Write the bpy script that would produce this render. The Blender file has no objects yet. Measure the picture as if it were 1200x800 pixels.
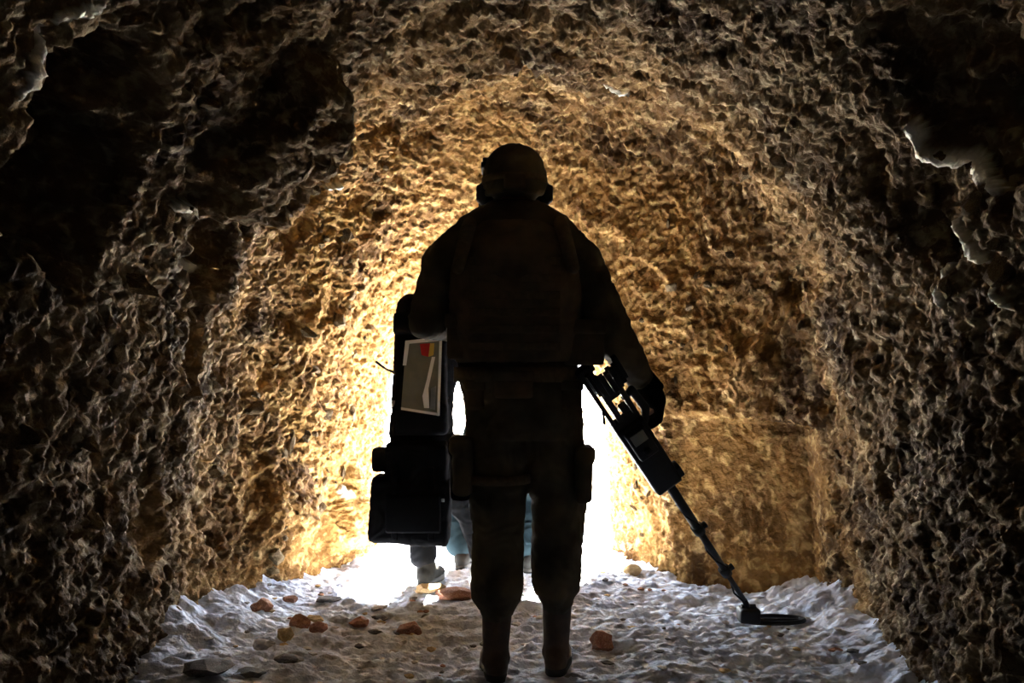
import bpy, bmesh, math, random
import numpy as np
from mathutils import Vector, Matrix, noise as mnoise

random.seed(7)
scene = bpy.context.scene
COL = scene.collection

# ------------------------------------------------------------------ camera
CAM_H, FPX, HOR = 1.08, 1180.0, 430.0          # eye height (m), focal length (px of 1200), horizon row
cam_d = bpy.data.cameras.new('camera')
cam_d.sensor_width = 36.0
cam_d.lens = 36.0 * FPX / 1200.0
cam_d.shift_y = (HOR - 400.0) / 1200.0
cam = bpy.data.objects.new('camera', cam_d)
cam.location = (0, 0, CAM_H)
cam.rotation_euler = (math.radians(90), 0, 0)
COL.objects.link(cam)
scene.camera = cam

# ------------------------------------------------------------------ light
world = bpy.data.worlds.new('sky')
scene.world = world
world.use_nodes = True
bg = world.node_tree.nodes['Background']
bg.inputs['Color'].default_value = (0.84, 0.92, 1.0, 1)
bg.inputs['Strength'].default_value = 2.4
sun_d = bpy.data.lights.new('sun', 'SUN')
sun_d.energy = 30.0
sun_d.angle = math.radians(1.2)
sun_d.color = (1.0, 0.94, 0.82)
sun = bpy.data.objects.new('sun', sun_d)
el, az = math.radians(41.5), math.radians(5)      # sun stands ahead of the camera, beyond the mouth
sdir = Vector((math.sin(az) * math.cos(el), math.cos(az) * math.cos(el), math.sin(el)))
sun.rotation_euler = sdir.to_track_quat('Z', 'Y').to_euler()
sun.location = sdir * 30
COL.objects.link(sun)
por_d = bpy.data.lights.new('sky_portal', 'AREA')   # sampling guide for the sky at the tunnel mouth, emits nothing itself
por_d.shape = 'RECTANGLE'; por_d.size = 2.4; por_d.size_y = 2.6
por_d.cycles.is_portal = True
por = bpy.data.objects.new('sky_portal', por_d)
por.location = (-0.12, 6.32, 1.1)
por.rotation_euler = (math.radians(-90), 0, 0)
COL.objects.link(por)

vs = scene.view_settings
vs.view_transform = 'Standard'; vs.look = 'None'; vs.gamma = 1.0; vs.use_curve_mapping = False
vs.exposure = 3.9
scene.cycles.max_bounces = 10
scene.cycles.diffuse_bounces = 8

# ------------------------------------------------------------------ helpers
def P(px, py, Y):
    """point of the place seen at row/column of the 1200x800 frame at depth Y metres"""
    return Vector(((px - 600.0) / FPX * Y, Y, CAM_H + (HOR - py) / FPX * Y))

def smooth01(x):
    x = np.clip(x, 0, 1)
    return x * x * (3 - 2 * x)

def sstep(a, b, x):
    return smooth01((x - a) / (b - a))

_perm = np.random.RandomState(11).permutation(256)
_perm = np.concatenate([_perm, _perm, _perm]).astype(np.int32)
_grad = np.random.RandomState(5).normal(size=(256, 3)).astype(np.float32)
_grad /= np.linalg.norm(_grad, axis=1, keepdims=True)

def perlin(p):
    i = np.floor(p).astype(np.int32)
    f = (p - i).astype(np.float32)
    u = f * f * f * (f * (f * 6 - 15) + 10)
    i &= 255
    res = None
    tot = np.zeros(len(p), np.float32)
    for dx in (0, 1):
        wx = u[:, 0] if dx else 1 - u[:, 0]
        hx = _perm[i[:, 0] + dx]
        for dy in (0, 1):
            wy = u[:, 1] if dy else 1 - u[:, 1]
            hy = _perm[hx + i[:, 1] + dy]
            for dz in (0, 1):
                wz = u[:, 2] if dz else 1 - u[:, 2]
                g = _grad[_perm[hy + i[:, 2] + dz] & 255]
                d = g[:, 0] * (f[:, 0] - dx) + g[:, 1] * (f[:, 1] - dy) + g[:, 2] * (f[:, 2] - dz)
                tot += wx * wy * wz * d
    return tot * 1.7

def fbm(p, octs=3, gain=0.5):
    a, s, t = 1.0, 1.0, 0
    for k in range(octs):
        t = t + a * perlin(p * s + 17.3 * k)
        a *= gain; s *= 2.03
    return t

_rnd = np.random.RandomState(3).rand(256, 3).astype(np.float32)
def worley(p):
    """F1, F2 and a random value per cell"""
    i = np.floor(p).astype(np.int32)
    f = (p - i).astype(np.float32)
    f1 = np.full(len(p), 9., np.float32); f2 = f1.copy(); cid = np.zeros(len(p), np.float32)
    for dx in (-1, 0, 1):
        for dy in (-1, 0, 1):
            for dz in (-1, 0, 1):
                h = _perm[_perm[_perm[(i[:, 0] + dx) & 255] + ((i[:, 1] + dy) & 255)] + ((i[:, 2] + dz) & 255)] & 255
                r = _rnd[h]
                d = (r[:, 0] + dx - f[:, 0]) ** 2 + (r[:, 1] + dy - f[:, 1]) ** 2 + (r[:, 2] + dz - f[:, 2]) ** 2
                m = d < f1
                f2 = np.where(m, f1, np.minimum(f2, d))
                cid = np.where(m, r[:, 0], cid)
                f1 = np.where(m, d, f1)
    return np.sqrt(f1), np.sqrt(f2), cid

# ------------------------------------------------------------------ materials
def rgb(c): return (c[0], c[1], c[2], 1)

def mat_plain(name, col, rough=0.8, metal=0.0, var=0.25, scale=30, bump=0.0, spec=0.3):
    m = bpy.data.materials.new(name); m.use_nodes = True
    nt = m.node_tree; b = nt.nodes['Principled BSDF']
    tc = nt.nodes.new('ShaderNodeTexCoord')
    nz = nt.nodes.new('ShaderNodeTexNoise'); nz.inputs['Scale'].default_value = scale; nz.inputs['Detail'].default_value = 4
    nt.links.new(tc.outputs['Object'], nz.inputs['Vector'])
    cr = nt.nodes.new('ShaderNodeValToRGB')
    cr.color_ramp.elements[0].color = rgb([c * (1 - var) for c in col]); cr.color_ramp.elements[0].position = .3
    cr.color_ramp.elements[1].color = rgb([min(1, c * (1 + var)) for c in col]); cr.color_ramp.elements[1].position = .7
    nt.links.new(nz.outputs['Fac'], cr.inputs['Fac'])
    nt.links.new(cr.outputs['Color'], b.inputs['Base Color'])
    b.inputs['Roughness'].default_value = rough; b.inputs['Metallic'].default_value = metal
    b.inputs['Specular IOR Level'].default_value = spec
    if bump:
        bp = nt.nodes.new('ShaderNodeBump'); bp.inputs['Strength'].default_value = bump; bp.inputs['Distance'].default_value = 0.004
        nt.links.new(nz.outputs['Fac'], bp.inputs['Height']); nt.links.new(bp.outputs['Normal'], b.inputs['Normal'])
    return m

def mat_rock(name, cols, bump=0.9, rough=0.75, spec=0.035, pale=True, gold_lit=False):
    """rock: three noise-mixed earth colours plus pale chips, fine bump"""
    m = bpy.data.materials.new(name); m.use_nodes = True
    nt = m.node_tree; L = nt.links; b = nt.nodes['Principled BSDF']
    tc = nt.nodes.new('ShaderNodeTexCoord')
    def nz(scale, det, dist=0.0):
        n = nt.nodes.new('ShaderNodeTexNoise')
        n.inputs['Scale'].default_value = scale; n.inputs['Detail'].default_value = det; n.inputs['Distortion'].default_value = dist
        L.new(tc.outputs['Object'], n.inputs['Vector']); return n
    n1, n2, n3 = nz(2.6, 5, .6), nz(17, 5, .4), nz(60, 4)
    r1 = nt.nodes.new('ShaderNodeValToRGB')
    e = r1.color_ramp.elements
    e[0].position = .32; e[0].color = rgb(cols[0])
    e[1].position = .68; e[1].color = rgb(cols[2])
    k = e.new(.5); k.color = rgb(cols[1])
    L.new(n1.outputs['Fac'], r1.inputs['Fac'])
    r2 = nt.nodes.new('ShaderNodeValToRGB')
    r2.color_ramp.elements[0].position = .5; r2.color_ramp.elements[1].position = .68
    L.new(n2.outputs['Fac'], r2.inputs['Fac'])
    mx = nt.nodes.new('ShaderNodeMix'); mx.data_type = 'RGBA'
    L.new(r2.outputs['Color'], mx.inputs[0]); L.new(r1.outputs['Color'], mx.inputs[6]); mx.inputs[7].default_value = rgb(cols[3])
    out = mx.outputs[2]
    if gold_lit:                                        # yellow ochre towards the mouth, with the light's rise painted in as brighter rock
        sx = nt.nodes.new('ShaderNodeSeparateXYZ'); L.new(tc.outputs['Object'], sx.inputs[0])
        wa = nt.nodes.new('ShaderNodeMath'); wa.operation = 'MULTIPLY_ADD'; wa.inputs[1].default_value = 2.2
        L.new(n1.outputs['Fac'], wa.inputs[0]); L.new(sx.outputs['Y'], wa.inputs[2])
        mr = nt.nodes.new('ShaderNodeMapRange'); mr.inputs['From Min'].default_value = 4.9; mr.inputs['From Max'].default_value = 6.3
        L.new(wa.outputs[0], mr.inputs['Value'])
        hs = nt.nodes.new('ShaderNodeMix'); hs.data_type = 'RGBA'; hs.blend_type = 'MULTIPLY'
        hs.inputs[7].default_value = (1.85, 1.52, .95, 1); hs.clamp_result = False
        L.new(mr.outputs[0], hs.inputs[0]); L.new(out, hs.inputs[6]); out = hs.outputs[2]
    if pale:
        at = nt.nodes.new('ShaderNodeAttribute'); at.attribute_name = 'pale'
        mp = nt.nodes.new('ShaderNodeMix'); mp.data_type = 'RGBA'
        L.new(at.outputs['Fac'], mp.inputs[0]); L.new(out, mp.inputs[6]); mp.inputs[7].default_value = (0.62, 0.59, 0.50, 1)
        out = mp.outputs[2]
    L.new(out, b.inputs['Base Color'])
    b.inputs['Roughness'].default_value = rough; b.inputs['Specular IOR Level'].default_value = spec
    ad = nt.nodes.new('ShaderNodeMath'); ad.operation = 'ADD'
    L.new(n2.outputs['Fac'], ad.inputs[0]); L.new(n3.outputs['Fac'], ad.inputs[1])
    bp = nt.nodes.new('ShaderNodeBump'); bp.inputs['Strength'].default_value = bump; bp.inputs['Distance'].default_value = 0.015
    L.new(ad.outputs[0], bp.inputs['Height']); L.new(bp.outputs['Normal'], b.inputs['Normal'])
    return m

M = {}
M['rock'] = mat_rock('tunnel_rock', [(.038, .021, .010), (.088, .053, .024), (.142, .095, .048), (.25, .19, .115)], gold_lit=True)
M['rock_stone'] = mat_rock('embedded_stone', [(.06, .036, .017), (.11, .07, .033), (.15, .105, .055), (.22, .17, .10)], bump=.5, pale=False)
M['floor'] = mat_rock('chalky_floor', [(.43, .48, .60), (.60, .66, .80), (.68, .75, .88), (.28, .28, .31)], bump=.6, rough=.8, pale=False)
M['ground'] = mat_plain('outside_ground', (.66, .62, .54), .9, var=.12, scale=3)
M['rubble_red'] = mat_rock('red_brown_rubble', [(.20, .08, .045), (.30, .13, .08), (.38, .18, .11), (.5, .36, .27)], bump=.4, pale=False)
M['rubble_ochre'] = mat_rock('ochre_rubble', [(.34, .22, .09), (.45, .31, .14), (.55, .40, .2), (.62, .5, .33)], bump=.4, pale=False)
M['rubble_dark'] = mat_rock('dark_rubble', [(.07, .06, .055), (.11, .10, .09), (.16, .145, .13), (.25, .23, .22)], bump=.4, pale=False)
M['rubble_pale'] = mat_rock('pale_rubble', [(.42, .40, .38), (.52, .50, .48), (.62, .60, .58), (.45, .40, .36)], bump=.4, pale=False)
M['camo'] = mat_plain('camouflage_cloth', (.068, .054, .034), .9, var=.5, scale=9, bump=.25, spec=.1)
M['vest'] = mat_plain('vest_cloth', (.095, .068, .042), .9, var=.35, scale=14, bump=.3, spec=.1)
M['web'] = mat_plain('webbing', (.10, .072, .044), .9, var=.2, scale=60, spec=.1)
M['black_cloth'] = mat_plain('black_cloth', (.006, .006, .0065), .95, var=.3, scale=20, bump=.25, spec=.01)
M['black_plastic'] = mat_plain('black_plastic', (.008, .008, .009), .6, var=.2, scale=30, spec=.2)
M['black_metal'] = mat_plain('black_metal', (.012, .012, .013), .55, metal=.1, var=.2, scale=40)
M['boot'] = mat_plain('tan_boot_leather', (.05, .028, .014), .7, var=.3, scale=25, bump=.2)
M['boot_grey'] = mat_plain('grey_boot_leather', (.02, .019, .017), .9, var=.3, scale=25, bump=.2, spec=.02)
M['sole'] = mat_plain('rubber_sole', (.02, .017, .014), .8, var=.2)
M['skin'] = mat_plain('skin', (.34, .20, .14), .55, var=.1, scale=15)
M['teal'] = mat_plain('teal_grey_cloth', (.011, .018, .021), .95, var=.25, scale=14, bump=.25, spec=.01)
M['white_plastic'] = mat_plain('white_plastic', (.80, .80, .78), .35, var=.05, scale=10, spec=.5)
M['grey_sheet'] = mat_plain('grey_green_sheet', (.16, .16, .12), .35, var=.2, scale=12, spec=.5)
M['red'] = mat_plain('red_print', (.5, .02, .02), .4, var=.1)
M['yellow'] = mat_plain('yellow_print', (.62, .42, .08), .4, var=.1)
M['steel'] = mat_plain('steel', (.45, .45, .45), .35, metal=1, var=.1)

# ------------------------------------------------------------------ object helpers
def link(name, me, mat, parent=None, smooth=True):
    o = bpy.data.objects.new(name, me); COL.objects.link(o)
    if mat is not None:
        me.materials.clear(); me.materials.append(mat)
    if smooth: me.polygons.foreach_set('use_smooth', [True] * len(me.polygons))
    if parent is not None:
        o.parent = parent
        o.matrix_parent_inverse = Matrix.Translation(-parent.location) if parent.type == 'EMPTY' else Matrix()
    return o

def tag(o, label, cat, group=None):
    o['label'] = label; o['category'] = cat
    if group: o['group'] = group
    return o

def thing(name, label, cat, loc, group=None):
    o = bpy.data.objects.new(name, None); COL.objects.link(o)
    o.location = loc; o.empty_display_size = .1
    return tag(o, label, cat, group)

def struct(o):
    o['kind'] = 'structure'; return o

def frame_from(d, up=Vector((0, 0, 1))):
    d = d.normalized()
    if abs(d.dot(up)) > .98: up = Vector((0, 1, 0))
    s = d.cross(up).normalized()
    return d, s, s.cross(d).normalized()

class MB:
    """collects simple closed shapes"""
    def __init__(self): self.bm = bmesh.new()
    def sphere(self, c, r, rot=None, u=16, v=10):
        if not hasattr(r, '__len__'): r = (r, r, r)
        m = Matrix.Translation(Vector(c)) @ (rot.to_4x4() if rot else Matrix()) @ Matrix.Diagonal((r[0], r[1], r[2], 1))
        bmesh.ops.create_uvsphere(self.bm, u_segments=u, v_segments=v, radius=1, matrix=m); return self
    def cone(self, a, ra, b, rb, seg=14):
        a, b = Vector(a), Vector(b); d = b - a
        m = Matrix.Translation((a + b) / 2) @ d.to_track_quat('Z', 'Y').to_matrix().to_4x4()
        bmesh.ops.create_cone(self.bm, cap_ends=True, segments=seg, radius1=ra, radius2=rb, depth=d.length, matrix=m); return self
    def chain(self, pts, rs, seg=14, balls=True):
        for k in range(len(pts) - 1): self.cone(pts[k], rs[k], pts[k + 1], rs[k + 1], seg)
        if balls:
            for p, r in zip(pts, rs): self.sphere(p, r, u=seg, v=8)
        return self
    def loft(self, rings, seg=24):
        """rings: (centre, rx, ry[, superellipse]) in horizontal planes from bottom to top"""
        vs_ = []
        for ring in rings:
            c, rx, ry = ring[:3]; n = ring[3] if len(ring) > 3 else 2.0; row = []
            for k in range(seg):
                a = 2 * math.pi * k / seg; ca, sa = math.cos(a), math.sin(a)
                row.append(self.bm.verts.new((c[0] + rx * math.copysign(abs(ca) ** (2 / n), ca), c[1] + ry * math.copysign(abs(sa) ** (2 / n), sa), c[2])))
            vs_.append(row)
        for i in range(len(vs_) - 1):
            for k in range(seg):
                self.bm.faces.new((vs_[i][k], vs_[i][(k + 1) % seg], vs_[i + 1][(k + 1) % seg], vs_[i + 1][k]))
        self.bm.faces.new(vs_[0][::-1]); self.bm.faces.new(vs_[-1]); return self
    def box(self, c, size, rot=None, bev=0.0):
        m = Matrix.Translation(Vector(c)) @ (rot.to_4x4() if rot else Matrix()) @ Matrix.Diagonal((size[0], size[1], size[2], 1))
        r = bmesh.ops.create_cube(self.bm, size=1, matrix=m)
        if bev:
            es = list({e for v in r['verts'] for e in v.link_edges})
            bmesh.ops.bevel(self.bm, geom=es, offset=bev, segments=2, affect='EDGES', profile=.6)
        return self
    def mesh(self, name):
        me = bpy.data.meshes.new(name)
        bmesh.ops.recalc_face_normals(self.bm, faces=self.bm.faces[:])
        self.bm.to_mesh(me); self.bm.free(); return me
    def build(self, name, mat, parent=None, smooth=True): return link(name, self.mesh(name), mat, parent, smooth)
    def fuse(self, name, mat, parent=None, voxel=.009, smooth_it=6, wr=0.0, wrs=14.0, squash=(1, 1, .45)):
        """union of all shapes as ONE continuous skin, softly smoothed, with optional cloth wrinkles"""
        me = self.mesh(name + '_raw')
        o = bpy.data.objects.new('tmp', me); COL.objects.link(o)
        r = o.modifiers.new('r', 'REMESH'); r.mode = 'VOXEL'; r.voxel_size = voxel
        s = o.modifiers.new('s', 'SMOOTH'); s.iterations = smooth_it; s.factor = .5
        dg = bpy.context.evaluated_depsgraph_get(); dg.update()
        me2 = bpy.data.meshes.new_from_object(o.evaluated_get(dg)); me2.name = name
        bpy.data.objects.remove(o); bpy.data.meshes.remove(me)
        if wr:
            n = len(me2.vertices)
            co = np.empty(n * 3, np.float32); me2.vertices.foreach_get('co', co); co = co.reshape(-1, 3)
            no = np.empty(n * 3, np.float32); me2.vertices.foreach_get('normal', no); no = no.reshape(-1, 3)
            q = co * np.array([wrs * squash[0], wrs * squash[1], wrs / squash[2]], np.float32) * .6
            w = 1 - 2 * np.abs(perlin(q + 3 * perlin(co * 5)[:, None])) 
            co = co + no * (w * wr)[:, None]
            me2.vertices.foreach_set('co', co.ravel()); me2.update()
        return link(name, me2, mat, parent)

# ------------------------------------------------------------------ the tunnel
def xl_of(y, z):
    return -1.36 + .30 * sstep(4.4, 5.3, y) + .20 * sstep(5.1, 6.2, y)
def xr_of(y, z):
    low = 1.49 - .63 * np.clip((y - 4.80) / .42, 0, 1) - .22 * sstep(5.2, 5.9, y)          # flat face of the low recess
    high = 1.46 - .84 * sstep(4.35, 5.6, y)
    low = .85 * low + .15 * high
    w = sstep(.80, .86, z)
    return low * (1 - w) + high * w - .10 * sstep(4.3, 3.2, y) * sstep(1.5, .6, z)
def top_of(y):
    return 2.38 - .78 * sstep(4.5, 6.2, y) + .06 * sstep(4.2, 2.7, y)

def floor_z(x, y):
    p = np.stack([x, y, np.zeros_like(x)], -1).astype(np.float32)
    z = .035 * fbm(p * 1.4, 2) + .018 * fbm(p * np.array([4, 9, 1], np.float32) + 5, 3) + .009 * fbm(p * np.array([16, 26, 1], np.float32), 2)
    w1, w2, wc = worley(p * np.array([15, 19, 1], np.float32) + .4 * perlin(p * 9)[:, None])
    z = z + .018 * (wc - .5) * sstep(0, .25, w2 - w1) + .010 * np.minimum(w2 - w1, .4) + .004 * fbm(p * 55, 2)
    z = z + .16 * sstep(-.95, -1.5, x) * sstep(3.2, 4.2, y) * (1 + .6 * fbm(p * 5 + 9, 2))     # spill along the walls
    z = z + .12 * sstep(1.15, 1.6, x) * (1 + .6 * fbm(p * 5 + 3, 2))
    return z - .02

def fz(x, y): return float(floor_z(np.array([x], np.float32), np.array([y], np.float32))[0])

def ygrid(segs):
    out = []
    for a, b, st in segs: out += list(np.arange(a, b, st))
    out.append(segs[-1][1]); return np.array(out, np.float32)

YG = ygrid([(-5, .8, .09), (.8, 2.0, .03), (2.0, 3.0, .0085), (3.0, 4.8, .0095), (4.8, 5.0, .006), (5.0, 6.25, .009)])
NT = 760
def base_surface():
    th = np.linspace(math.pi, 0, 900)
    c, s = np.cos(th), np.sin(th); n = 2.55
    u = np.sign(c) * np.abs(c) ** (2 / n); v = np.abs(s) ** (2 / n)
    rows = []
    for y in YG:
        h = top_of(y); zb = -.28
        z = zb + (h - zb) * v
        xl, xr = xl_of(y, z), xr_of(y, z)
        xc = (xl + xr) / 2; hw = (xr - xl) / 2
        x = xc + hw * u
        d = np.concatenate([[0], np.cumsum(np.hypot(np.diff(x), np.diff(z)))])
        q = np.linspace(0, d[-1], NT)
        rows.append(np.stack([np.interp(q, d, x), np.full(NT, y), np.interp(q, d, z)], -1))
    return np.array(rows, np.float32)

B = base_surface()                                  # (ny, nt, 3)
def grid_normals(G):
    du = np.gradient(G, axis=0); dv = np.gradient(G, axis=1)
    n = np.cross(du, dv); n /= np.maximum(np.linalg.norm(n, axis=2, keepdims=True), 1e-9)
    return n
Nrm = grid_normals(B)
mid = Nrm[10, NT // 2]
if mid[2] > 0: Nrm = -Nrm                           # inward: down at the crown
proj = np.stack([600 + FPX * B[:, :, 0] / np.maximum(B[:, :, 1], .1), HOR - FPX * (B[:, :, 2] - CAM_H) / np.maximum(B[:, :, 1], .1)], -1)
def spot(px, py, ymax=9):
    """the point of the undisplaced rock skin behind a frame position"""
    d = (proj[:, :, 0] - px) ** 2 + (proj[:, :, 1] - py) ** 2
    d = np.where((B[:, :, 1] > 1.2) & (B[:, :, 1] < ymax), d, 1e9)
    k = np.unravel_index(np.argmin(d), d.shape)
    return B[k], Nrm[k], k

pts = B.reshape(-1, 3)
far = sstep(4.5, 5.5, pts[:, 1])
face = sstep(4.55, 4.75, pts[:, 1]) * sstep(5.24, 5.16, pts[:, 1]) * sstep(.75, .85, pts[:, 0]) * sstep(.9, .8, pts[:, 2])
D = .065 * fbm(pts * 1.25 + 40, 2) * (1 - .5 * far) * (1 - face) - .06 * sstep(.3, .8, fbm(pts * 3.1 + 90, 2)) * (1 - .8 * far) * (1 - face)
lowr = sstep(.9, 1.1, pts[:, 0]) * sstep(1.15, .85, pts[:, 2]) * sstep(2.6, 3.1, pts[:, 1])      # the low right wall is dressed more evenly
D = D * (1 - .6 * lowr)
pale = np.zeros(len(pts), np.float32)

def lump(px, py, ry, ra, amt, sharp=.35, tilt=0.0, ymax=9, wob=.25):
    """bulge (amt > 0) or hollow (amt < 0) of the rock round one place of the skin; ry along the tunnel, ra round the arch"""
    global D
    c, n, k = spot(px, py, ymax)
    t = np.cross(n, np.array([0, 1, 0])); t /= np.linalg.norm(t)
    q = pts - c
    a, b = q[:, 1], q @ t
    ct, st = math.cos(tilt), math.sin(tilt)
    a, b = a * ct + b * st, -a * st + b * ct
    r = np.sqrt((a / ry) ** 2 + (b / ra) ** 2 + np.maximum(np.abs(q @ n) - .25, 0) ** 2 * 25) + wob * (fbm(pts * 4 + px * .1, 2))
    D = D + amt * sstep(1.0, 1.0 - sharp, r)

lump(92, 195, .42, .36, -.42, .3)          # black hollow high on the left wall
lump(300, 165, .36, .42, .17, .28)         # overhanging block beside it
lump(250, 290, .22, .22, -.14, .5)         # undercut below the block
lump(250, 335, .14, .16, .06, .5)
lump(330, 610, .35, .40, .10, .9)
lump(400, 605, .30, .30, .16, .7)          # rounded yellow boulder at the foot of the left wall
lump(1120, 100, .45, .40, -.22, .8)        # dark hollow high on the right wall
lump(1075, 250, .22, .2, -.10, .5)
lump(1010, 250, .35, .3, .06, .8)
lump(885, 440, .18, .2, .05, .5)

# second stage: chips and pick marks on the shaped skin
S1 = (B + Nrm * D.reshape(len(YG), NT, 1)).astype(np.float32)
N1 = grid_normals(S1)
if N1[10, NT // 2][2] > 0: N1 = -N1
N1 = N1 + .6 * Nrm; N1 /= np.linalg.norm(N1, axis=2, keepdims=True)
p1 = S1.reshape(-1, 3)
warp = p1 + .05 * np.stack([perlin(p1 * 4 + 3), perlin(p1 * 4 + 31), perlin(p1 * 4 + 77)], -1)
f1, f2, cid = worley(warp * np.array([13, 9, 13], np.float32))
chips = .025 * (cid - .5) + .022 * np.minimum(f2 - f1, .5) - .01
f1b, f2b, cidb = worley((warp + .01 * perlin(p1 * 20)[:, None]) * np.array([34, 23, 34], np.float32))
chips2 = .016 * (cidb - .5) + .019 * np.minimum(f2b - f1b, .5)
rid = .018 * (1 - 2 * np.abs(perlin(warp * 5 + 8)))
cy, sy_ = math.cos(.7), math.sin(.7)                 # slanting pick strokes
qa = p1[:, 1] * cy + (p1[:, 0] + p1[:, 2]) * sy_; qb = -p1[:, 1] * sy_ + (p1[:, 0] - .3 * p1[:, 2]) * cy
strokes = .010 * (1 - 2.4 * np.abs(perlin(np.stack([qa * 8, qb * 30, p1[:, 2] * 20], -1).astype(np.float32) + .6 * perlin(p1 * 6)[:, None])))
fine = strokes * (1 - .8 * face) + .006 * fbm(p1 * np.array([38, 26, 38], np.float32), 2)
E = (chips * (1 - .5 * far) + rid * (1 - .4 * far)) * (1 - .85 * face) + chips2 * (1 - .5 * face) * (1 - .3 * far) + fine

def seam(poly, w, raise_=.02):
    """pale chalk exposed along a broken line of the skin"""
    global E, pale
    cs = [p1[spot(*q)[2][0] * NT + spot(*q)[2][1]] for q in poly]
    best = np.full(len(p1), 9., np.float32)
    for k in range(len(cs) - 1):
        a, b = cs[k], cs[k + 1]; d = b - a
        t = np.clip(((p1 - a) @ d) / (d @ d), 0, 1)
        ww = w[k] * (1 - t) + w[k + 1] * t
        best = np.minimum(best, np.linalg.norm(p1 - (a + t[:, None] * d), axis=1) / ww)
    m = sstep(1.1, .7, best + .5 * fbm(p1 * 14, 2))
    pale = np.maximum(pale, m); E = E * (1 - .3 * m) + raise_ * m
seam([(1058, 155), (1075, 190), (1100, 212), (1160, 232)], [.022, .040, .036, .012], .04)
seam([(1120, 270), (1140, 300), (1180, 358)], [.028, .024, .010], .04)
seam([(1095, 320), (1105, 350)], [.02, .02], .03)
seam([(60, 40), (40, 75), (18, 110)], [.015, .03, .015], .02)
seam([(75, 22), (118, 10)], [.012, .012], .02)
seam([(210, 243), (330, 247), (395, 215)], [.016, .02, .015], .05)
seam([(240, 320), (262, 335)], [.03, .035], .03)
seam([(390, 575), (412, 600)], [.035, .03], .02)
seam([(712, 92), (735, 105)], [.012, .012], .02)

S = (S1 + N1 * E.reshape(len(YG), NT, 1)).astype(np.float32)
SN = grid_normals(S)
if SN[10, NT // 2][2] > 0: SN = -SN
PALE = pale.reshape(len(YG), NT)

def grid_mesh(name, G, mat, attr=None, flip=False):
    ny, nt = G.shape[:2]
    me = bpy.data.meshes.new(name)
    v = np.ascontiguousarray(G.reshape(-1, 3), np.float32)
    idx = np.arange(ny * nt, dtype=np.int32).reshape(ny, nt)
    q = np.stack([idx[:-1, :-1], idx[:-1, 1:], idx[1:, 1:], idx[1:, :-1]], -1).reshape(-1, 4)
    if flip: q = q[:, ::-1]
    nf = len(q)
    me.vertices.add(len(v)); me.vertices.foreach_set('co', v.ravel())
    me.loops.add(nf * 4); me.loops.foreach_set('vertex_index', np.ascontiguousarray(q).ravel())
    me.polygons.add(nf); me.polygons.foreach_set('loop_start', np.arange(0, nf * 4, 4, dtype=np.int32))
    me.update(calc_edges=True)
    if attr is not None:
        a = me.attributes.new('pale', 'FLOAT', 'POINT'); a.data.foreach_set('value', np.ascontiguousarray(attr, np.float32).ravel())
    me.polygons.foreach_set('use_smooth', np.ones(nf, bool))
    me.materials.append(mat)
    o = bpy.data.objects.new(name, me); COL.objects.link(o)
    return struct(o)

k1, k2 = int(NT * .34), int(NT * .66)
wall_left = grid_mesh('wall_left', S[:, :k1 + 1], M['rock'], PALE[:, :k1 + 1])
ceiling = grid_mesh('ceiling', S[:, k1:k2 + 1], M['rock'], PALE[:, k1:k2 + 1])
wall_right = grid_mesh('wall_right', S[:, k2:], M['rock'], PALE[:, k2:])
wall_left['label'] = 'rough pick-hewn brown rock wall with a black hollow'
wall_right['label'] = 'rough pick-hewn brown rock wall with pale chalk seams and low smooth recess'
ceiling['label'] = 'arched rough-hewn rock ceiling of the tunnel'

# back end of the tunnel, behind the camera
ring = S[0]
cb = bmesh.new()
ctr = cb.verts.new((0, -5.25, 1.0)); rv = [cb.verts.new(tuple(p)) for p in ring[::6]]
for k in range(len(rv) - 1): cb.faces.new((rv[k], rv[k + 1], ctr))
cb.faces.new((rv[-1], rv[0], ctr))
me = bpy.data.meshes.new('wall_back'); cb.to_mesh(me); cb.free()
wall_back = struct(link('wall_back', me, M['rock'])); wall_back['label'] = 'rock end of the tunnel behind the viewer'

# floor
FX = np.arange(-1.75, 1.80, .008, dtype=np.float32)
FY = ygrid([(-5.2, 1.8, .1), (1.8, 3.2, .02), (3.2, 5.4, .008), (5.4, 6.8, .02)])
gx, gy = np.meshgrid(FX, FY)
gz = floor_z(gx.ravel(), gy.ravel()).reshape(gx.shape)
floor_o = grid_mesh('floor', np.stack([gx, gy, gz], -1), M['floor'])
floor_o['label'] = 'pale chalky trodden tunnel floor littered with stones'
# ground outside the mouth
OX = np.linspace(-20, 20, 81, dtype=np.float32); OY = np.concatenate([np.linspace(6.6, 12, 40), np.linspace(12.4, 45, 60)]).astype(np.float32)
gx, gy = np.meshgrid(OX, OY)
pp = np.stack([gx.ravel(), gy.ravel(), 0 * gx.ravel()], -1)
gz = (-.06 + .08 * fbm(pp * .5, 3)).reshape(gx.shape)
outside = grid_mesh('ground_outside', np.stack([gx, gy, gz], -1), M['ground'])
outside['label'] = 'sunlit bare ground outside the tunnel mouth'

# ------------------------------------------------------------------ stones
def stone_mesh(name, seed, sub=2, flat=.7, rough=.35):
    bm = bmesh.new(); bmesh.ops.create_icosphere(bm, subdivisions=sub, radius=1)
    rs = random.Random(seed); off = Vector((rs.uniform(-50, 50),) * 3) + Vector((rs.random(), seed, 3))
    cuts = [(Vector((rs.gauss(0, 1), rs.gauss(0, 1), rs.gauss(0, 1))).normalized(), rs.uniform(.55, .85)) for _ in range(7)]
    for v in bm.verts:
        p = v.co.copy()
        for n, d in cuts:
            e = p.dot(n) - d
            if e > 0: p -= n * e
        p *= 1 + rough * mnoise.noise(v.co * 1.6 + off)
        v.co = Vector((p.x, p.y, p.z * flat))
    me = bpy.data.meshes.new(name); bm.to_mesh(me); bm.free(); return me

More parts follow.
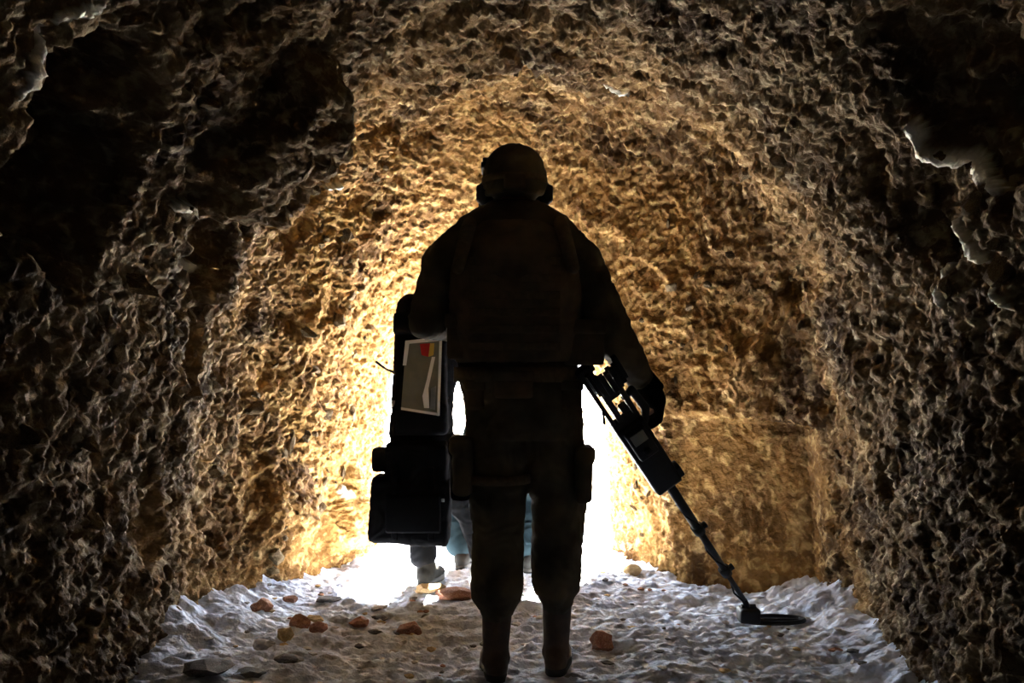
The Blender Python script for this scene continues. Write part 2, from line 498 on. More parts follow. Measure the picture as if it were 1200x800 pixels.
# stones bedded in the rock skin: parts of the walls and the ceiling
emb = [stone_mesh('stone', 100 + k, 2, .75, .45) for k in range(10)]
for me_ in emb: me_.materials.append(M['rock_stone'])
rs = random.Random(21)
def embed(parent, klo, khi, count, smin, smax, ylo=2.2, yhi=5.6):
    made = 0
    iy = np.where((YG > ylo) & (YG < yhi))[0]
    while made < count:
        i = int(rs.choice(iy)); k = rs.randrange(klo, khi)
        p = S[i, k]
        if p[2] < .03: continue
        if p[1] > 4.7 and p[1] < 5.25 and p[0] > .7 and p[2] < .9: continue
        s = rs.uniform(smin, smax) * (rs.random() ** .5)
        s = max(s, smin * .7)
        o = bpy.data.objects.new('stone', emb[rs.randrange(len(emb))]); COL.objects.link(o)
        n = Vector(Nrm[i, k])
        o.location = Vector(p) + n * (s * .12)
        o.rotation_euler = (rs.uniform(0, 6), rs.uniform(0, 6), rs.uniform(0, 6))
        o.scale = (s * rs.uniform(.8, 1.5), s * rs.uniform(.6, 1.1), s * rs.uniform(.5, .9))
        o.parent = parent; made += 1
embed(wall_left, 20, k1, 170, .018, .06)
embed(wall_right, k2, NT - 20, 170, .018, .055)
embed(ceiling, k1, k2, 70, .015, .04, 2.6, 5.0)

def ground_pt(px, py):
    Y = CAM_H * FPX / (py - HOR)
    return (px - 600) / FPX * Y, Y
rub_meshes = {}
def rubble(name, px, py, w, h, mat, label, group=None, seed=0, depth=None, rz=0.0):
    """one loose stone; w, h its seen width and height in frame pixels at its place"""
    x, y = ground_pt(px, py)
    sx = w * y / FPX / 2; sz = h * y / FPX / 2; sy = depth if depth else sx * .8
    me_ = stone_mesh(name, 300 + seed, 2, .8, .4)
    o = link(name, me_, M[mat], None, smooth=False)
    o.scale = (sx * 1.15, sy * 1.15, sz * 1.45)
    o.location = (x, y, fz(x, y) + sz * .55); o.rotation_euler = (0, 0, rz)
    return tag(o, label, 'stone', group)

rubble('rock_slab', 383, 704, 28, 7, 'rubble_dark', 'thin dark flat slab lying on the white floor', seed=1)
rubble('rubble_stone', 340, 706, 18, 9, 'rubble_red', 'small red-brown stone at the foot of the golden boulder', seed=2)
rubble('rubble_stone', 305, 722, 24, 20, 'rubble_red', 'wedge of red-brown rock leaning at the foot of the left wall', seed=3)
rubble('rubble_stone', 336, 747, 20, 18, 'rubble_ochre', 'upright ochre stone in front of the red-brown rubble heap', seed=4)
rubble('rubble_stone', 352, 734, 24, 17, 'rubble_red', 'red-brown lump in the small rubble heap beside the ochre stone', seed=5)
rubble('rubble_stone', 374, 739, 22, 13, 'rubble_red', 'low red-brown lump at the open end of the rubble heap', seed=6)
rubble('rubble_stone', 368, 727, 22, 10, 'rubble_ochre', 'pale brown stone at the back of the rubble heap', seed=7)
rubble('rubble_stone', 422, 725, 20, 13, 'rubble_red', 'squarish brown stone lying alone on bright floor', seed=8)
rubble('rubble_stone', 445, 717, 20, 6, 'rubble_dark', 'small dark flat stone behind the squarish brown stone', seed=9)
rubble('rubble_stone', 440, 733, 16, 6, 'rubble_dark', 'small dark flat stone in front of the squarish brown stone', seed=10)
rubble('rubble_stone', 482, 731, 32, 19, 'rubble_red', 'large rounded red-brown stone on the path near the boots', seed=11)
rubble('rock_slab', 535, 697, 46, 13, 'rubble_red', 'wide flat brown slab behind the soldier left boot', seed=12)
rubble('rubble_stone', 503, 694, 36, 10, 'rubble_ochre', 'flat tan stone at the heel of the bag carrier', seed=13)
rubble('rubble_stone', 706, 752, 30, 24, 'rubble_red', 'dull brown rounded stone beside the soldier right boot', seed=14)
rubble('rubble_stone', 340, 770, 34, 12, 'rubble_dark', 'dark grey flat stone on the spill below the left wall', seed=15)
rubble('rock_slab', 240, 796, 60, 13, 'rubble_dark', 'long dark slab in the gutter under the left wall', seed=16)
rubble('rock_slab', 290, 790, 38, 10, 'rubble_dark', 'short dark slab at the end of the long gutter slab', seed=17)
rubble('rubble_stone', 310, 757, 30, 12, 'rubble_pale', 'pale grey broken stone on the spill below the left wall', seed=18)
rubble('rubble_stone', 1012, 709, 18, 14, 'rubble_ochre', 'small ochre block resting by the foot of the right wall', seed=19)
rubble('rubble_stone', 740, 672, 20, 13, 'rubble_ochre', 'ochre stone on bright floor beside the tunnel mouth', seed=20)
rs = random.Random(5)
peb = [stone_mesh('pebble', 700 + k, 1, .6, .4) for k in range(8)]
for k, me_ in enumerate(peb): me_.materials.append(M[['rubble_pale', 'rubble_dark', 'rubble_pale', 'rubble_red', 'rubble_pale', 'rubble_ochre', 'rubble_pale', 'rubble_dark'][k]])
kinds = ['pale grey', 'dark grey', 'pale grey', 'red-brown', 'pale grey', 'ochre', 'pale grey', 'dark grey']
for k in range(210):
    x = rs.uniform(-1.25, 1.35); y = rs.uniform(3.35, 5.9)
    if y > 5.0 and (x < -.75 or x > .6): continue
    if y > 4.7 and x > .8: continue
    if abs(x + .05) < .14 and abs(y - 3.5) < .2 or abs(x - .16) < .14 and abs(y - 3.6) < .2: continue
    if abs(x + .28) < .42 and 4.9 < y < 5.75: continue
    v = rs.randrange(8); s = rs.uniform(.010, .026)
    o = bpy.data.objects.new('pebble', peb[v]); COL.objects.link(o)
    o.scale = (s * rs.uniform(.9, 1.6), s * rs.uniform(.8, 1.3), s * rs.uniform(.6, 1))
    o.location = (x, y, fz(x, y) + s * .25); o.rotation_euler = (0, 0, rs.uniform(0, 6))
    tag(o, 'small %s pebble lying loose on the trodden tunnel floor' % kinds[v], 'pebble', '%s pebbles on the tunnel floor' % kinds[v])

# ------------------------------------------------------------------ people
def add_hand(mb, wrist, d, n, thumb, curl, sc=1.0, thick=1.0):
    """palm, four curled fingers of unequal length and a thumb from the side of the palm"""
    d = d.normalized(); n = (n - d * n.dot(d)).normalized(); s = d.cross(n)
    pal = wrist + d * (.05 * sc)
    R = Matrix((s, d, n)).transposed()
    mb.sphere(pal, (.042 * sc, .052 * sc, .021 * sc * thick), R)
    mb.cone(wrist - d * .02, .026 * sc * thick, pal, .028 * sc * thick)
    for k, (off, ln) in enumerate(((-.031, .9), (-.0105, 1.0), (.0105, .95), (.031, .76))):
        p = wrist + d * (.088 - abs(off) * .25) * sc + s * (off * sc * -thumb * -1)
        a = curl[0]; pts_ = [p - d * .02, p]; q = p
        for j, L_ in enumerate((.042, .028, .022)):
            a_tot = curl[0] * .6 if j == 0 else curl[0] * .6 + curl[1] * j
            q = q + (d * math.cos(a_tot) + n * math.sin(a_tot)) * (L_ * ln * sc); pts_.append(q)
        r = .0088 * sc * thick
        mb.chain(pts_, [r * 1.1, r * 1.1, r * 1.02, r * .95, r * .85], seg=8)
    tb = wrist + d * .028 * sc + s * (.030 * thumb * sc)
    t1 = tb + (d * .6 + s * .7 * thumb + n * .35).normalized() * (.042 * sc)
    t2 = t1 + (d * .75 + s * .05 * thumb + n * .7).normalized() * (.03 * sc)
    t3 = t2 + (d * .6 - s * .2 * thumb + n * .8).normalized() * (.022 * sc)
    mb.chain([tb, t1, t2, t3], [.014 * sc, .0115 * sc, .0105 * sc, .009 * sc], seg=8)

def add_head(mb, c, look, r=.093):
    """skull with jaw, nose, ears and brow; look is the facing direction"""
    look = look.normalized(); up = Vector((0, 0, 1)); s = look.cross(up).normalized(); up = s.cross(look)
    R = Matrix((s, look, up)).transposed()
    mb.sphere(c + up * .03, (r * .82, r * 1.05, r * .98), R)
    mb.sphere(c + look * .03 - up * .055, (r * .62, r * .7, r * .62), R)
    mb.sphere(c + look * .055 - up * .095, (r * .34, r * .34, r * .28), R)            # chin
    mb.chain([c + look * .095 + up * .01, c + look * .118 - up * .03], [.009, .014], seg=8)  # nose
    for sg in (-1, 1):
        mb.sphere(c + s * (sg * r * .84) - up * .012 - look * .008, (.010, .02, .032), R, 10, 8)   # ears
        mb.sphere(c + look * .085 + s * (sg * .03) + up * .03, (.022, .014, .009), R, 10, 8)       # brow
        mb.sphere(c + look * .072 + s * (sg * .035) - up * .025, (.022, .02, .018), R, 10, 8)      # cheek
    mb.sphere(c + look * .095 - up * .062, (.022, .01, .006), R, 10, 8)                             # lips

def add_boot(name, mat, parent, heel, toe_dir, top, shaft_r=.058, L_=.29, wd=.05):
    """laced boot: shaft, foot and a rubber sole as sub-part; heel = rear ground point, top = top of shaft"""
    t = Vector((toe_dir[0], toe_dir[1], 0)).normalized(); z = Vector((0, 0, 1))
    s = t.cross(z)
    R = Matrix((s, t, z)).transposed()
    mb = MB()
    ank = heel + t * .075 + z * .11
    mb.chain([ank - z * .04, ank, top], [.05, .047, shaft_r], seg=18)
    mb.sphere(heel + t * .055 + z * .05, (wd * .86, .062, .05), R)
    mb.cone(heel + t * .06 + z * .075, .052, heel + t * .17 + z * .052, .045)
    mb.sphere(heel + t * .17 + z * .045, (wd, .09, .038), R)
    mb.sphere(heel + t * .23 + z * .038, (wd * .92, .058, .032), R)
    b = mb.fuse(name, mat, parent, .006, 4)
    so = MB()
    so.bm.verts.ensure_lookup_table()
    outl = []
    for k in range(28):
        a = 2 * math.pi * k / 28
        yy = .142 + .142 * math.sin(a)
        w = wd * 1.06 * (1 - .18 * math.exp(-((yy - .12) / .05) ** 2)) * (.9 if yy < .1 else 1)
        outl.append(heel + t * (yy + .002) + s * (w * math.copysign(abs(math.cos(a)) ** .7, math.cos(a))))
    lo = [so.bm.verts.new(p + z * .001) for p in outl]; hi = [so.bm.verts.new(p + z * .026) for p in outl]
    so.bm.faces.new(lo[::-1]); so.bm.faces.new(hi)
    for k in range(28): so.bm.faces.new((lo[k], lo[(k + 1) % 28], hi[(k + 1) % 28], hi[k]))
    so.build('sole', M['sole'], b)
    return b

# ---- the soldier with the detector
def make_soldier():
    Y = 3.52
    lf = P(583, 796, 3.48); rf = P(650, 789, 3.55)
    lf.z = fz(lf.x, lf.y) + .004; rf.z = fz(rf.x, rf.y + .05) + .004
    root = thing('person', 'soldier seen from behind in helmet and padded vest, sweeping the floor with a detector', 'person',
                 Vector((.03, Y, fz(.03, Y))))
    z = Vector((0, 0, 1)); fwd = Vector((0, 1, 0))
    hipL, hipR = P(583, 478, Y), P(643, 478, Y)
    knL, knR = P(584, 618, Y + .03), P(654, 612, Y + .07)
    anL, anR = lf + fwd * .075 + z * .11, rf + fwd * .075 + z * .11
    shL, shR = P(522, 312, 3.50), P(676, 308, 3.50)
    elL, elR = P(499, 376, 3.47), P(722, 398, 3.50)
    wrL, wrR = P(536, 386, 3.70), P(752, 446, 3.66)
    head_c = P(603, 218, 3.60)
    # body: one continuous figure under the clothes
    b = MB()
    add_head(b, head_c, Vector((-.15, 1, -.25)))
    b.cone(P(604, 285, 3.53), .065, P(603, 228, 3.58), .055)
    b.loft([(P(612, 500, Y), .15, .10), (P(611, 470, Y), .165, .11), (P(607, 420, Y), .15, .10), (P(605, 350, 3.50), .17, .115), (P(605, 300, 3.49), .18, .11), (P(605, 265, 3.51), .11, .08)])
    for h_, k_, a_ in ((hipL, knL, anL), (hipR, knR, anR)):
        b.chain([h_, k_, k_.lerp(a_, .3), a_, a_ + Vector((0, .12, -.07))], [.085, .055, .056, .036, .03])
    for s_, e_, w_ in ((shL, elL, wrL), (shR, elR, wrR)):
        b.chain([s_, e_, w_], [.058, .042, .027])
    add_hand(b, wrL, Vector((.35, .9, .1)), Vector((.6, 0, -.8)), 1, (.7, .5))
    add_hand(b, wrR, P(772, 472, 3.69) - wrR, Vector((-1, .25, -.5)), 1, (1.1, .8))
    b.fuse('body', M['skin'], root, .008, 4)
    # trousers
    t = MB()
    t.loft([(P(612, 512, Y), .19, .13), (P(613, 480, Y), .20, .15), (P(609, 445, Y), .21, .145), (P(606, 420, Y), .205, .135)])
    t.chain([hipL, knL + Vector((-.005, 0, .14)), knL, P(583, 665, Y + .02), P(582, 688, Y + .01), P(583, 712, Y)], [.112, .105, .088, .09, .092, .058], seg=18)
    t.chain([hipR, knR + Vector((.002, 0, .14)), knR, P(652, 655, Y + .07), P(652, 680, Y + .06), P(653, 703, Y + .06)], [.115, .108, .092, .088, .085, .055], seg=18)
    tr = t.fuse('trousers', M['camo'], root, .009, 5, wr=.006, wrs=15)
    for c, sz in ((P(543, 545, Y), (.035, .085, .10)), (P(683, 555, Y), (.028, .085, .095))):
        k = MB(); k.box(c, (sz[0] * 2, sz[1] * 2, sz[2] * 2), bev=.018); k.box(c + z * sz[2] * .75 + Vector((math.copysign(.004, c.x), 0, 0)), (sz[0] * 2 + .012, sz[1] * 2 + .012, sz[2] * .55), bev=.006)
        k.fuse('cargo_pocket', M['camo'], tr, .007, 8, wr=.003)
    for kn in (knL, knR):
        k = MB(); k.sphere(kn + Vector((0, .06, 0)), (.07, .045, .09)); k.build('knee_pad', M['black_plastic'], tr)
    # jacket
    j = MB()
    j.loft([(P(608, 452, Y), .205, .14), (P(606, 410, Y), .195, .135), (P(605, 350, 3.50), .205, .145), (P(606, 305, 3.49), .215, .14), (P(606, 272, 3.50), .165, .11), (P(605, 252, 3.53), .10, .085), (P(604, 240, 3.55), .082, .08)])
    j.chain([shL + Vector((.03, 0, .02)), shL, shL.lerp(elL, .5), elL, wrL], [.085, .085, .070, .062, .042], seg=18)
    j.chain([shR + Vector((-.03, 0, .02)), shR, shR.lerp(elR, .5), elR, elR.lerp(wrR, .5), wrR], [.085, .088, .078, .070, .060, .046], seg=18)
    for sg, px, q in ((-1, 530, shL), (1, 672, shR)):
        j.chain([P(603 + sg * 24, 252, 3.53), P(603 + sg * 48, 272, 3.51), q + Vector((-sg * .01, 0, .015))], [.052, .066, .082], seg=16)
    jk = j.fuse('jacket', M['camo'], root, .009, 5, wr=.005, wrs=15)
    c = MB(); c.chain([wrR + (elR - wrR) * .12, wrR], [.05, .05], seg=18, balls=False); c.build('cuff', M['web'], jk)
    # collar
    co = MB(); co.loft([(P(604, 262, 3.53), .098, .085), (P(603, 240, 3.56), .088, .082), (P(603, 236, 3.56), .080, .074)]); co.fuse('collar', M['camo'], jk, .007, 3)
    # vest
    v = MB()
    v.loft([(P(606, 424, Y), .215, .165, 2.8), (P(605, 400, Y), .225, .18, 2.8), (P(604, 350, 3.50), .232, .19, 2.8), (P(603, 310, 3.49), .22, .185, 2.8), (P(603, 280, 3.495), .17, .15, 2.6), (P(603, 262, 3.51), .12, .11, 2.4)], 32)
    vest = v.fuse('vest', M['vest'], root, .009, 4, wr=.003, wrs=10)
    for r_ in range(6):
        py = 312 + r_ * 19
        w = MB(); w.box(P(603, py, 3.50) + Vector((0, -.192 + (.004 if r_ else .012), 0)), (.30, .010, .026), bev=.004); w.build('webbing_strap', M['web'], vest)
    for px in (540, 668):
        w = MB(); w.chain([P(px, 320, 3.50) + Vector((0, -.19, 0)), P(px + (603 - px) * .15, 275, 3.47) + Vector((0, -.11, 0)), P(px + (603 - px) * .2, 258, 3.52), P(px + (603 - px) * .15, 285, 3.62)], [.022, .026, .026, .022], seg=10)
        w.fuse('shoulder_strap', M['web'], vest, .006, 3)
    dh = MB(); dh.box(P(603, 275, 3.38), (.11, .014, .028), bev=.006); dh.build('drag_handle', M['web'], vest)
    for px, py, sx in ((684, 402, .085), (538, 395, .05)):
        q = MB(); c = P(px, py, 3.44); q.box(c, (sx * 1.6, .09, .15), bev=.016); q.box(c + Vector((0, -.003, .055)), (sx * 1.6 + .012, .10, .05), bev=.01); q.build('pouch', M['vest'], vest)
    # belt with hip pouches
    be = MB(); be.loft([(P(607, 447, Y), .225, .158, 2.2), (P(607, 430, Y), .225, .158, 2.2)], 36)
    belt = be.build('belt', M['web'], root)
    for px, py, w_, h_ in ((558, 462, .065, .10), (668, 462, .07, .10), (602, 450, .13, .09)):
        q = MB(); c = P(px, py, Y) + Vector((0, -.15 if px == 602 else -.09, 0)); q.box(c, (w_, .06, h_), bev=.014); q.box(c + Vector((0, -.004, h_ * .34)), (w_ + .008, .064, h_ * .35), bev=.008); q.build('belt_pouch', M['vest'], belt)
    # thigh rig on the left leg
    th = MB(); c = P(547, 548, Y) ; th.box(c + Vector((-.02, -.01, 0)), (.07, .13, .22), bev=.02); th.box(c + Vector((-.025, -.01, .075)), (.075, .14, .05), bev=.01)
    th.fuse('thigh_pouch', M['black_cloth'], root, .007, 6)
    st = MB(); c = P(582, 560, Y); st.loft([(c - z * .015, .118, .118), (c + z * .015, .118, .118)], 28); st.build('thigh_strap', M['web'], root)
    # gloves
    g = MB(); add_hand(g, wrR, P(772, 472, 3.69) - wrR, Vector((-1, .25, -.5)), 1, (1.1, .8), 1.32, 1.5); g.cone(wrR + (elR - wrR) * .15, .043, wrR + (P(772, 472, 3.69) - wrR) * .3, .042)
    g.fuse('glove', M['black_cloth'], root, .006, 3)
    g = MB(); add_hand(g, wrL, Vector((.35, .9, .1)), Vector((.6, 0, -.8)), 1, (.7, .5), 1.1, 1.15); g.cone(wrL + (elL - wrL) * .15, .04, wrL, .036)
    g.fuse('glove', M['black_cloth'], root, .006, 3)
    # boots
    add_boot('boot', M['boot'], root, lf, (-.10, 1), P(583, 705, Y), .055)
    add_boot('boot', M['boot'], root, rf, (.12, 1), P(653, 696, Y + .06), .055)
    # helmet
    hc = head_c + Vector((0, -.008, .035))
    R = Matrix.Rotation(math.radians(-8), 3, 'X')
    h = MB()
    h.sphere(hc, (.110, .130, .108), R, 28, 18)
    h.loft([(hc + Vector((0, -.02, -.075)), .102, .118), (hc + Vector((0, -.01, -.03)), .113, .134), (hc + Vector((0, 0, .01)), .110, .130)], 28)
    hel = h.fuse('helmet', M['camo'], root, .007, 4, wr=.005, wrs=22, squash=(1, 1, 1))
    hb = MB(); hb.loft([(hc + Vector((0, -.012, -.035)), .1175, .138), (hc + Vector((0, -.008, -.012)), .1165, .137)], 36); hb.build('helmet_band', M['web'], hel)
    bk = MB(); bk.box(hc + Vector((0, -.138, -.045)), (.075, .03, .05), R, bev=.01); bk.build('counterweight', M['vest'], hel)
    mt = MB(); mt.box(hc + Vector((-.10, .05, .055)), (.03, .05, .03), R, bev=.006); mt.box(hc + Vector((-.108, .02, .03)), (.022, .09, .022), R, bev=.005); mt.build('helmet_rail', M['black_plastic'], hel)
    for sg in (-1, 1):
        e = MB(); e.sphere(head_c + Vector((sg * .102, .0, -.03)), (.030, .044, .052), None, 18, 12); e.box(head_c + Vector((sg * .128, 0, -.028)), (.018, .05, .06), bev=.008)
        ear = e.fuse('earcup', M['black_plastic'], root, .006, 2)
    mic = MB(); mic.chain([head_c + Vector((-.125, .01, -.06)), head_c + Vector((-.125, .06, -.085)), head_c + Vector((-.07, .115, -.085))], [.005, .005, .008], seg=8); mic.build('headset_microphone', M['black_plastic'], root)
    cs = MB(); 
    cs.chain([head_c + Vector((-.088, .02, -.02)), head_c + Vector((-.06, .055, -.115)), head_c + Vector((0, .075, -.135)), head_c + Vector((.06, .055, -.115)), head_c + Vector((.088, .02, -.02))], [.008] * 5, seg=8); cs.build('chin_strap', M['web'], root)
    return root
soldier = make_soldier()

# ---- the detector in the soldier's hand
def make_detector():
    A = P(693, 428, 3.44); Bp = P(877, 716, 4.25)
    Bp.z = max(Bp.z, .07)
    u = (Bp - A); L_ = u.length; u.normalize()
    s = u.cross(Vector((0, 1, 0))).normalized()
    if s.x < 0: s = -s                                  # to the upper right
    n = s.cross(u).normalized()
    R = Matrix((s, n, u)).transposed()
    at = lambda t, a=0, b=0: A + u * (t * L_) + s * a + n * b
    root = thing('metal_detector', 'long black hand-held metal detector with its search coil on the floor', 'detector', Vector((Bp.x, Bp.y, 0)))
    f = MB()
    f.box(at(.10, -.050), (.016, .03, .30), R, bev=.004); f.box(at(.10, -.020), (.022, .035, .30), R, bev=.004); f.box(at(.115, .040), (.020, .035, .24), R, bev=.004)
    f.box(at(.0, -.03), (.07, .04, .03), R, bev=.008); f.box(at(.10, .0), (.06, .036, .028), R, bev=.004); f.box(at(.155, .014), (.03, .036, .024), R, bev=.004); f.box(at(.19, -.005), (.11, .04, .04), R, bev=.006)
    f.build('frame', M['black_metal'], root, False)
    ac = MB(); 
    for k in range(9):
        a = math.pi * (k / 8); 
        ac.box(at(.03, .02 + .055 * math.cos(a), -.03 - .05 * math.sin(a)), (.02, .02, .09), R, bev=.003)
    ac.build('arm_cradle', M['black_plastic'], root)
    h = MB(); h.box(at(.315, -.004), (.112, .075, .36), R, bev=.014); h.box(at(.415, .055), (.03, .05, .05), R, bev=.006); h.box(at(.25, -.004, -.045), (.08, .03, .14), R, bev=.01)
    hs = h.build('housing', M['black_plastic'], root)
    k = MB(); k.cone(at(.27, -.004, -.06), .016, at(.27, -.004, -.078), .014); k.build('knob', M['black_plastic'], hs)
    sc = MB(); sc.box(at(.225, -.004, -.062), (.055, .004, .05), R, bev=.001); sc.build('display', M['grey_sheet'], hs)
    gr = MB(); gr.chain([at(.13, .072, .01), at(.20, .080, .01), at(.225, .055, 0)], [.016, .016, .014], seg=12); gr.chain([at(.13, .072, .01), at(.13, .035, 0)], [.013, .012], seg=12); gr.fuse('grip', M['black_plastic'], root, .005, 2)
    p = MB(); p.cone(at(.43), .0185, at(.64), .0175, 18); p.build('upper_shaft', M['black_metal'], root)
    p = MB(); p.cone(at(.60), .0145, at(.84), .0135, 18); p.build('middle_shaft', M['black_metal'], root)
    p = MB(); p.cone(at(.80), .0105, at(.985), .010, 18); p.build('lower_shaft', M['black_metal'], root)
    for t in (.632, .825):
        c = MB(); c.cone(at(t - .014), .024, at(t + .014), .022, 16); c.box(at(t, .024), (.03, .02, .022), R, bev=.004); c.build('shaft_clamp', M['black_plastic'], root)
    ca = MB(); ca.chain([at(.44 + .04 * q, .019 * math.cos(q * 1.3), .019 * math.sin(q * 1.3)) for q in range(14)], [.004] * 14, seg=6); ca.build('cable', M['black_plastic'], root)
    # search coil: hub block and an open oval ring lying on the ground
    zf = max(fz(Bp.x + .02, Bp.y), fz(Bp.x + .2, Bp.y), fz(Bp.x + .1, Bp.y - .1))
    cc = Vector((Bp.x + .105, Bp.y + .02, zf + .016))
    hb = MB(); hb.box(Vector((Bp.x, Bp.y, zf + .042)), (.085, .10, .06), bev=.012); hb.cone(Vector((Bp.x - .03, Bp.y, zf + .075)), .012, Vector((Bp.x + .03, Bp.y, zf + .075)), .012, 12); hb.chain([at(.97), Vector((Bp.x, Bp.y, zf + .07))], [.012, .012], seg=10)
    hub = hb.build('coil_hub', M['black_plastic'], root)
    rg = MB(); N_ = 40
    ringp = [cc + Vector((.135 * math.cos(2 * math.pi * q / N_), .062 * math.sin(2 * math.pi * q / N_), 0)) for q in range(N_)]
    rg.chain(ringp + [ringp[0]], [.011] * (N_ + 1), seg=8); rg.box(cc, (.25, .02, .012), bev=.004)
    rg.fuse('search_coil', M['black_plastic'], root, .006, 2)
    sp = MB(); sp.chain([at(.06, -.055), P(706, 478, 3.5), P(708, 496, 3.5)], [.003, .003, .006], seg=8); sp.build('hanging_strap', M['black_cloth'], root)
    return root
detector = make_detector()

# ---- a walking companion: shared builder for the two people ahead
def make_companion(label, Y, hips, sh, head, feet, knees, elbows, wrists, mats, slim=1.0, calf=1.0):
    z = Vector((0, 0, 1))
    f2_ = []
    for f in feet:
        f = f.copy(); f.z = fz(f.x, f.y) + .006; f2_.append(f)
    base = (f2_[0] + f2_[1]) / 2
    root = thing('person', label, 'person', Vector((base.x, base.y, min(f2_[0].z, f2_[1].z))))
    b = MB(); j = MB(); t = MB()
    hc = (hips[0] + hips[1]) / 2; sc = (sh[0] + sh[1]) / 2
    add_head(b, head, Vector((0, 1, -.2)))
    b.cone(sc + z * .0, .06, head - z * .04, .052)
    b.loft([(hc - z * .06, .13 * slim, .09), (hc + z * .05, .14 * slim, .10), (hc.lerp(sc, .45), .12 * slim, .09), (hc.lerp(sc, .8), .16, .10), (sc + z * .03, .13, .08)])
    for k in (0, 1):
        an = f2_[k] + Vector((0, .075, .11))
        b.chain([hips[k], knees[k], an, an + Vector((0, .12, -.07))], [.08, .052, .036, .03])
        b.chain([sh[k], elbows[k], wrists[k]], [.055, .04, .027])
        t.chain([hips[k], knees[k].lerp(hips[k], .35), knees[k], knees[k].lerp(an, .6), knees[k].lerp(an, .86), an + z * .05], [.105, .098, .082, .083 * calf, .085 * calf, .052 * min(1, calf * 1.2)], seg=16)
        j.chain([sh[k], sh[k].lerp(elbows[k], .5), elbows[k], wrists[k]], [.075, .066, .056, .042], seg=16)
        add_hand(b, wrists[k], (wrists[k] - elbows[k]), Vector((.5, 0, 0)) * (1 if k == 0 else -1) + Vector((0, .3, 0)), 1 if k == 0 else -1, (1.0, .8))
        g = MB()
        add_hand(g, wrists[k], (wrists[k] - elbows[k]), Vector((.5, 0, 0)) * (1 if k == 0 else -1) + Vector((0, .3, 0)), 1 if k == 0 else -1, (1.0, .8), 1.1, 1.15)
        g.fuse('glove', M['black_cloth'], root, .007, 3)
    t.loft([(hc - z * .08, .165 * slim, .12), (hc + z * .02, .175 * slim, .13), (hc + z * .12, .15 * slim, .11)])
    j.loft([(hc + z * .02, .165 * slim, .125), (hc.lerp(sc, .4), .14 * slim, .115), (hc.lerp(sc, .8), .175, .125), (sc + z * .03, .15, .10), (sc + z * .09, .085, .08)])
    b.fuse('body', M['skin'], root, .009, 4)
    t.fuse('trousers', mats['trousers'], root, .01, 5, wr=.006, wrs=15)
    j.fuse('jacket', mats['jacket'], root, .01, 5, wr=.005, wrs=15)
    for k in (0, 1):
        an = f2_[k] + Vector((0, .075, .11))
        add_boot('boot', mats['boot'], root, f2_[k], (.25 if k == 0 else .1, 1), an + z * .06, .046)
    hh = head + Vector((0, -.005, .03))
    h = MB(); h.sphere(hh, (.112, .13, .10), None, 24, 16); h.loft([(hh + Vector((0, -.015, -.06)), .104, .118), (hh, .112, .13)], 24)
    h.fuse('helmet', mats['jacket'], root, .009, 4)
    return root

Y2 = 5.05
carrier = make_companion('person in black clothing with a backpack carrying a black bag', Y2,
    [P(484, 520, Y2), P(512, 522, Y2)], [P(482, 362, Y2), P(546, 360, Y2)], P(538, 322, Y2 + .1),
    [P(494, 684, 5.0), P(566, 676, 5.14)], [P(496, 600, Y2 + .05), P(556, 606, Y2 + .08)],
    [P(474, 440, Y2 + .02), P(568, 425, Y2 + .03)], [P(466, 508, Y2 - .06), P(572, 480, Y2 + .06)],
    {'trousers': M['black_cloth'], 'jacket': M['black_cloth'], 'boot': M['boot_grey']}, .84, .78)
Y3 = 5.5
leader = make_companion('person in teal-grey trousers walking ahead, mostly hidden behind the soldier', Y3,
    [P(568, 500, Y3), P(604, 500, Y3)], [P(556, 368, Y3), P(622, 368, Y3)], P(588, 325, Y3 + .05),
    [P(538, 667, 5.38), P(618, 669, 5.34)], [P(543, 590, Y3 + .02), P(619, 588, Y3 + .02)],
    [P(560, 435, Y3 + .08), P(632, 435, Y3)], [P(578, 450, Y3 + .28), P(620, 450, Y3 + .28)],
    {'trousers': M['teal'], 'jacket': M['teal'], 'boot': M['boot_grey']}, .9)

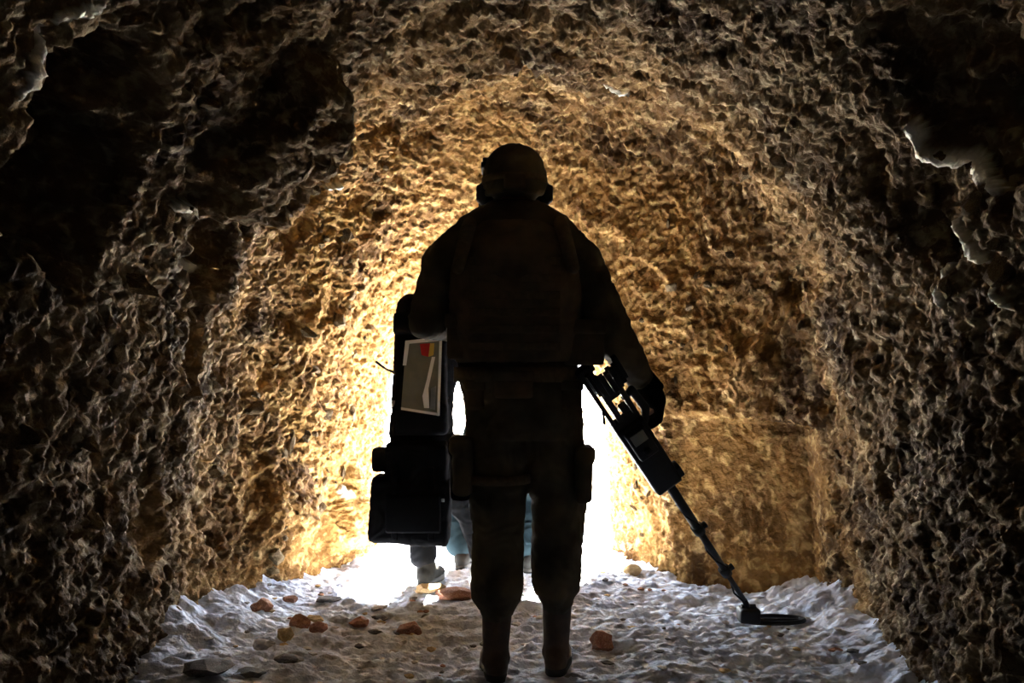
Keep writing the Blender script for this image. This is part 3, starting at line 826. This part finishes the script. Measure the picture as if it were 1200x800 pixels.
# backpack on the carrier's back
def make_pack():
    Yp = 4.82
    c = P(494, 440, Yp); root = thing('backpack', 'narrow black backpack with a white-edged map pocket on its back', 'backpack', Vector((c.x, Yp, P(494, 505, Yp).z)))
    px_ = Yp / FPX
    b = MB(); b.box(c, (58 * px_, .17, 132 * px_), bev=.03); b.sphere(P(494, 378, Yp), (.11, .085, .05)); b.box(P(494, 490, Yp), (62 * px_, .19, 36 * px_), bev=.025)
    b.fuse('pack_body', M['black_cloth'], root, .008, 3, wr=.004, wrs=9)
    fl = MB(); fl.box(P(494, 380, Yp - .01), (62 * px_, .19, 26 * px_), bev=.02); fl.build('top_flap', M['black_cloth'], root)
    for px in (478, 512):
        w = MB(); w.chain([P(px, 372, Yp - .06), P(px + 2, 358, Yp + .06), P(px + 2, 366, Yp + .2), P(px, 420, Yp + .3)], [.02, .02, .02, .018], seg=8); w.fuse('shoulder_strap', M['black_cloth'], root, .007, 2)
    Yf = Yp - .108
    def quad(name, pix, mat, parent, th=.004, dy=0.0):
        bm = bmesh.new()
        a = [bm.verts.new(P(x, y, Yf - dy)) for x, y in pix]; bb = [bm.verts.new(P(x, y, Yf - dy) + Vector((0, th, 0))) for x, y in pix]
        n_ = len(pix)
        bm.faces.new(a); bm.faces.new(bb[::-1])
        for k in range(n_): bm.faces.new((a[k], bb[k], bb[(k + 1) % n_], a[(k + 1) % n_]))
        bmesh.ops.recalc_face_normals(bm, faces=bm.faces[:])
        me_ = bpy.data.meshes.new(name); bm.to_mesh(me_); bm.free()
        return link(name, me_, mat, parent, smooth=False)
    pocket = quad('map_pocket', [(476, 400), (517, 396), (514, 486), (470, 479)], M['grey_sheet'], root, .012)
    pocket['label'] = 'grey plastic map pocket with a white edge and a red and yellow mark'
    fr = [((475, 399), (518, 395), (518, 399), (475, 403)), ((475, 399), (480, 399), (476, 428), (472, 428)), ((515, 396), (518, 396), (515, 487), (512, 487)), ((470, 477), (514, 484), (514, 487), (470, 480))]
    for q in fr: quad('edging', q, M['white_plastic'], pocket, .006, .005)
    quad('printed_mark', [(492, 403), (504, 402), (502, 418), (494, 416)], M['red'], pocket, .002, .003)
    quad('printed_mark', [(504, 402), (509, 402), (508, 416), (502, 418)], M['yellow'], pocket, .002, .003)
    quad('printed_mark', [(506, 418), (510, 418), (502, 455), (503, 478), (497, 478), (495, 464), (500, 445)], M['white_plastic'], pocket, .002, .003)
    quad('printed_mark', [(505, 455), (511, 452), (510, 480), (504, 479)], M['steel'], pocket, .002, .003)
    an = MB(); an.chain([P(466, 438, Yp - .02), P(452, 432, Yp - .02), P(441, 424, Yp - .03)], [.007, .005, .006], seg=8); an.build('side_rod', M['black_plastic'], root)
    bu = MB(); bu.box(P(463, 473, Yp - .03), (.035, .04, .03), bev=.005); bu.build('buckle', M['steel'], root)
    return root
pack = make_pack()

# black bag in the carrier's hand
def make_bag():
    Yb = 4.82; q = Yb / FPX
    root = thing('duffel_bag', 'bulky black bag hanging low in the hand of the pack carrier', 'bag', Vector((P(482, 640, Yb).x, Yb, P(482, 640, Yb).z)))
    b = MB()
    b.box(P(482, 597, Yb), (92 * q, .20, 76 * q), Matrix.Rotation(math.radians(4), 3, 'Y'), bev=.03)
    b.box(P(489, 548, Yb), (72 * q, .18, 60 * q), bev=.03)
    b.fuse('bag_body', M['black_cloth'], root, .008, 3, wr=.006, wrs=8)
    po = MB(); po.box(P(449, 538, Yb - .02), (24 * q, .12, 28 * q), bev=.022); po.build('side_pocket', M['black_cloth'], root)
    fp = MB(); fp.box(P(484, 602, Yb - .105), (64 * q, .03, 44 * q), bev=.012); fp.build('front_pocket', M['black_cloth'], root)
    h = MB(); h.chain([P(474, 528, Yb), P(463, 522, Yb + .08), P(464, 522, Yb + .15), P(478, 530, Yb + .09)], [.01, .011, .011, .01], seg=8); h.build('handle', M['black_cloth'], root)
    for px in (462, 505):
        s = MB(); s.box(P(px, 590, Yb - .105), (.028, .012, 84 * q), bev=.004); s.build('strap', M['black_cloth'], root)
    bk = MB(); bk.box(P(519, 586, Yb - .10), (.016, .012, .016), bev=.003); bk.build('buckle', M['steel'], root)
    return root
bag = make_bag()
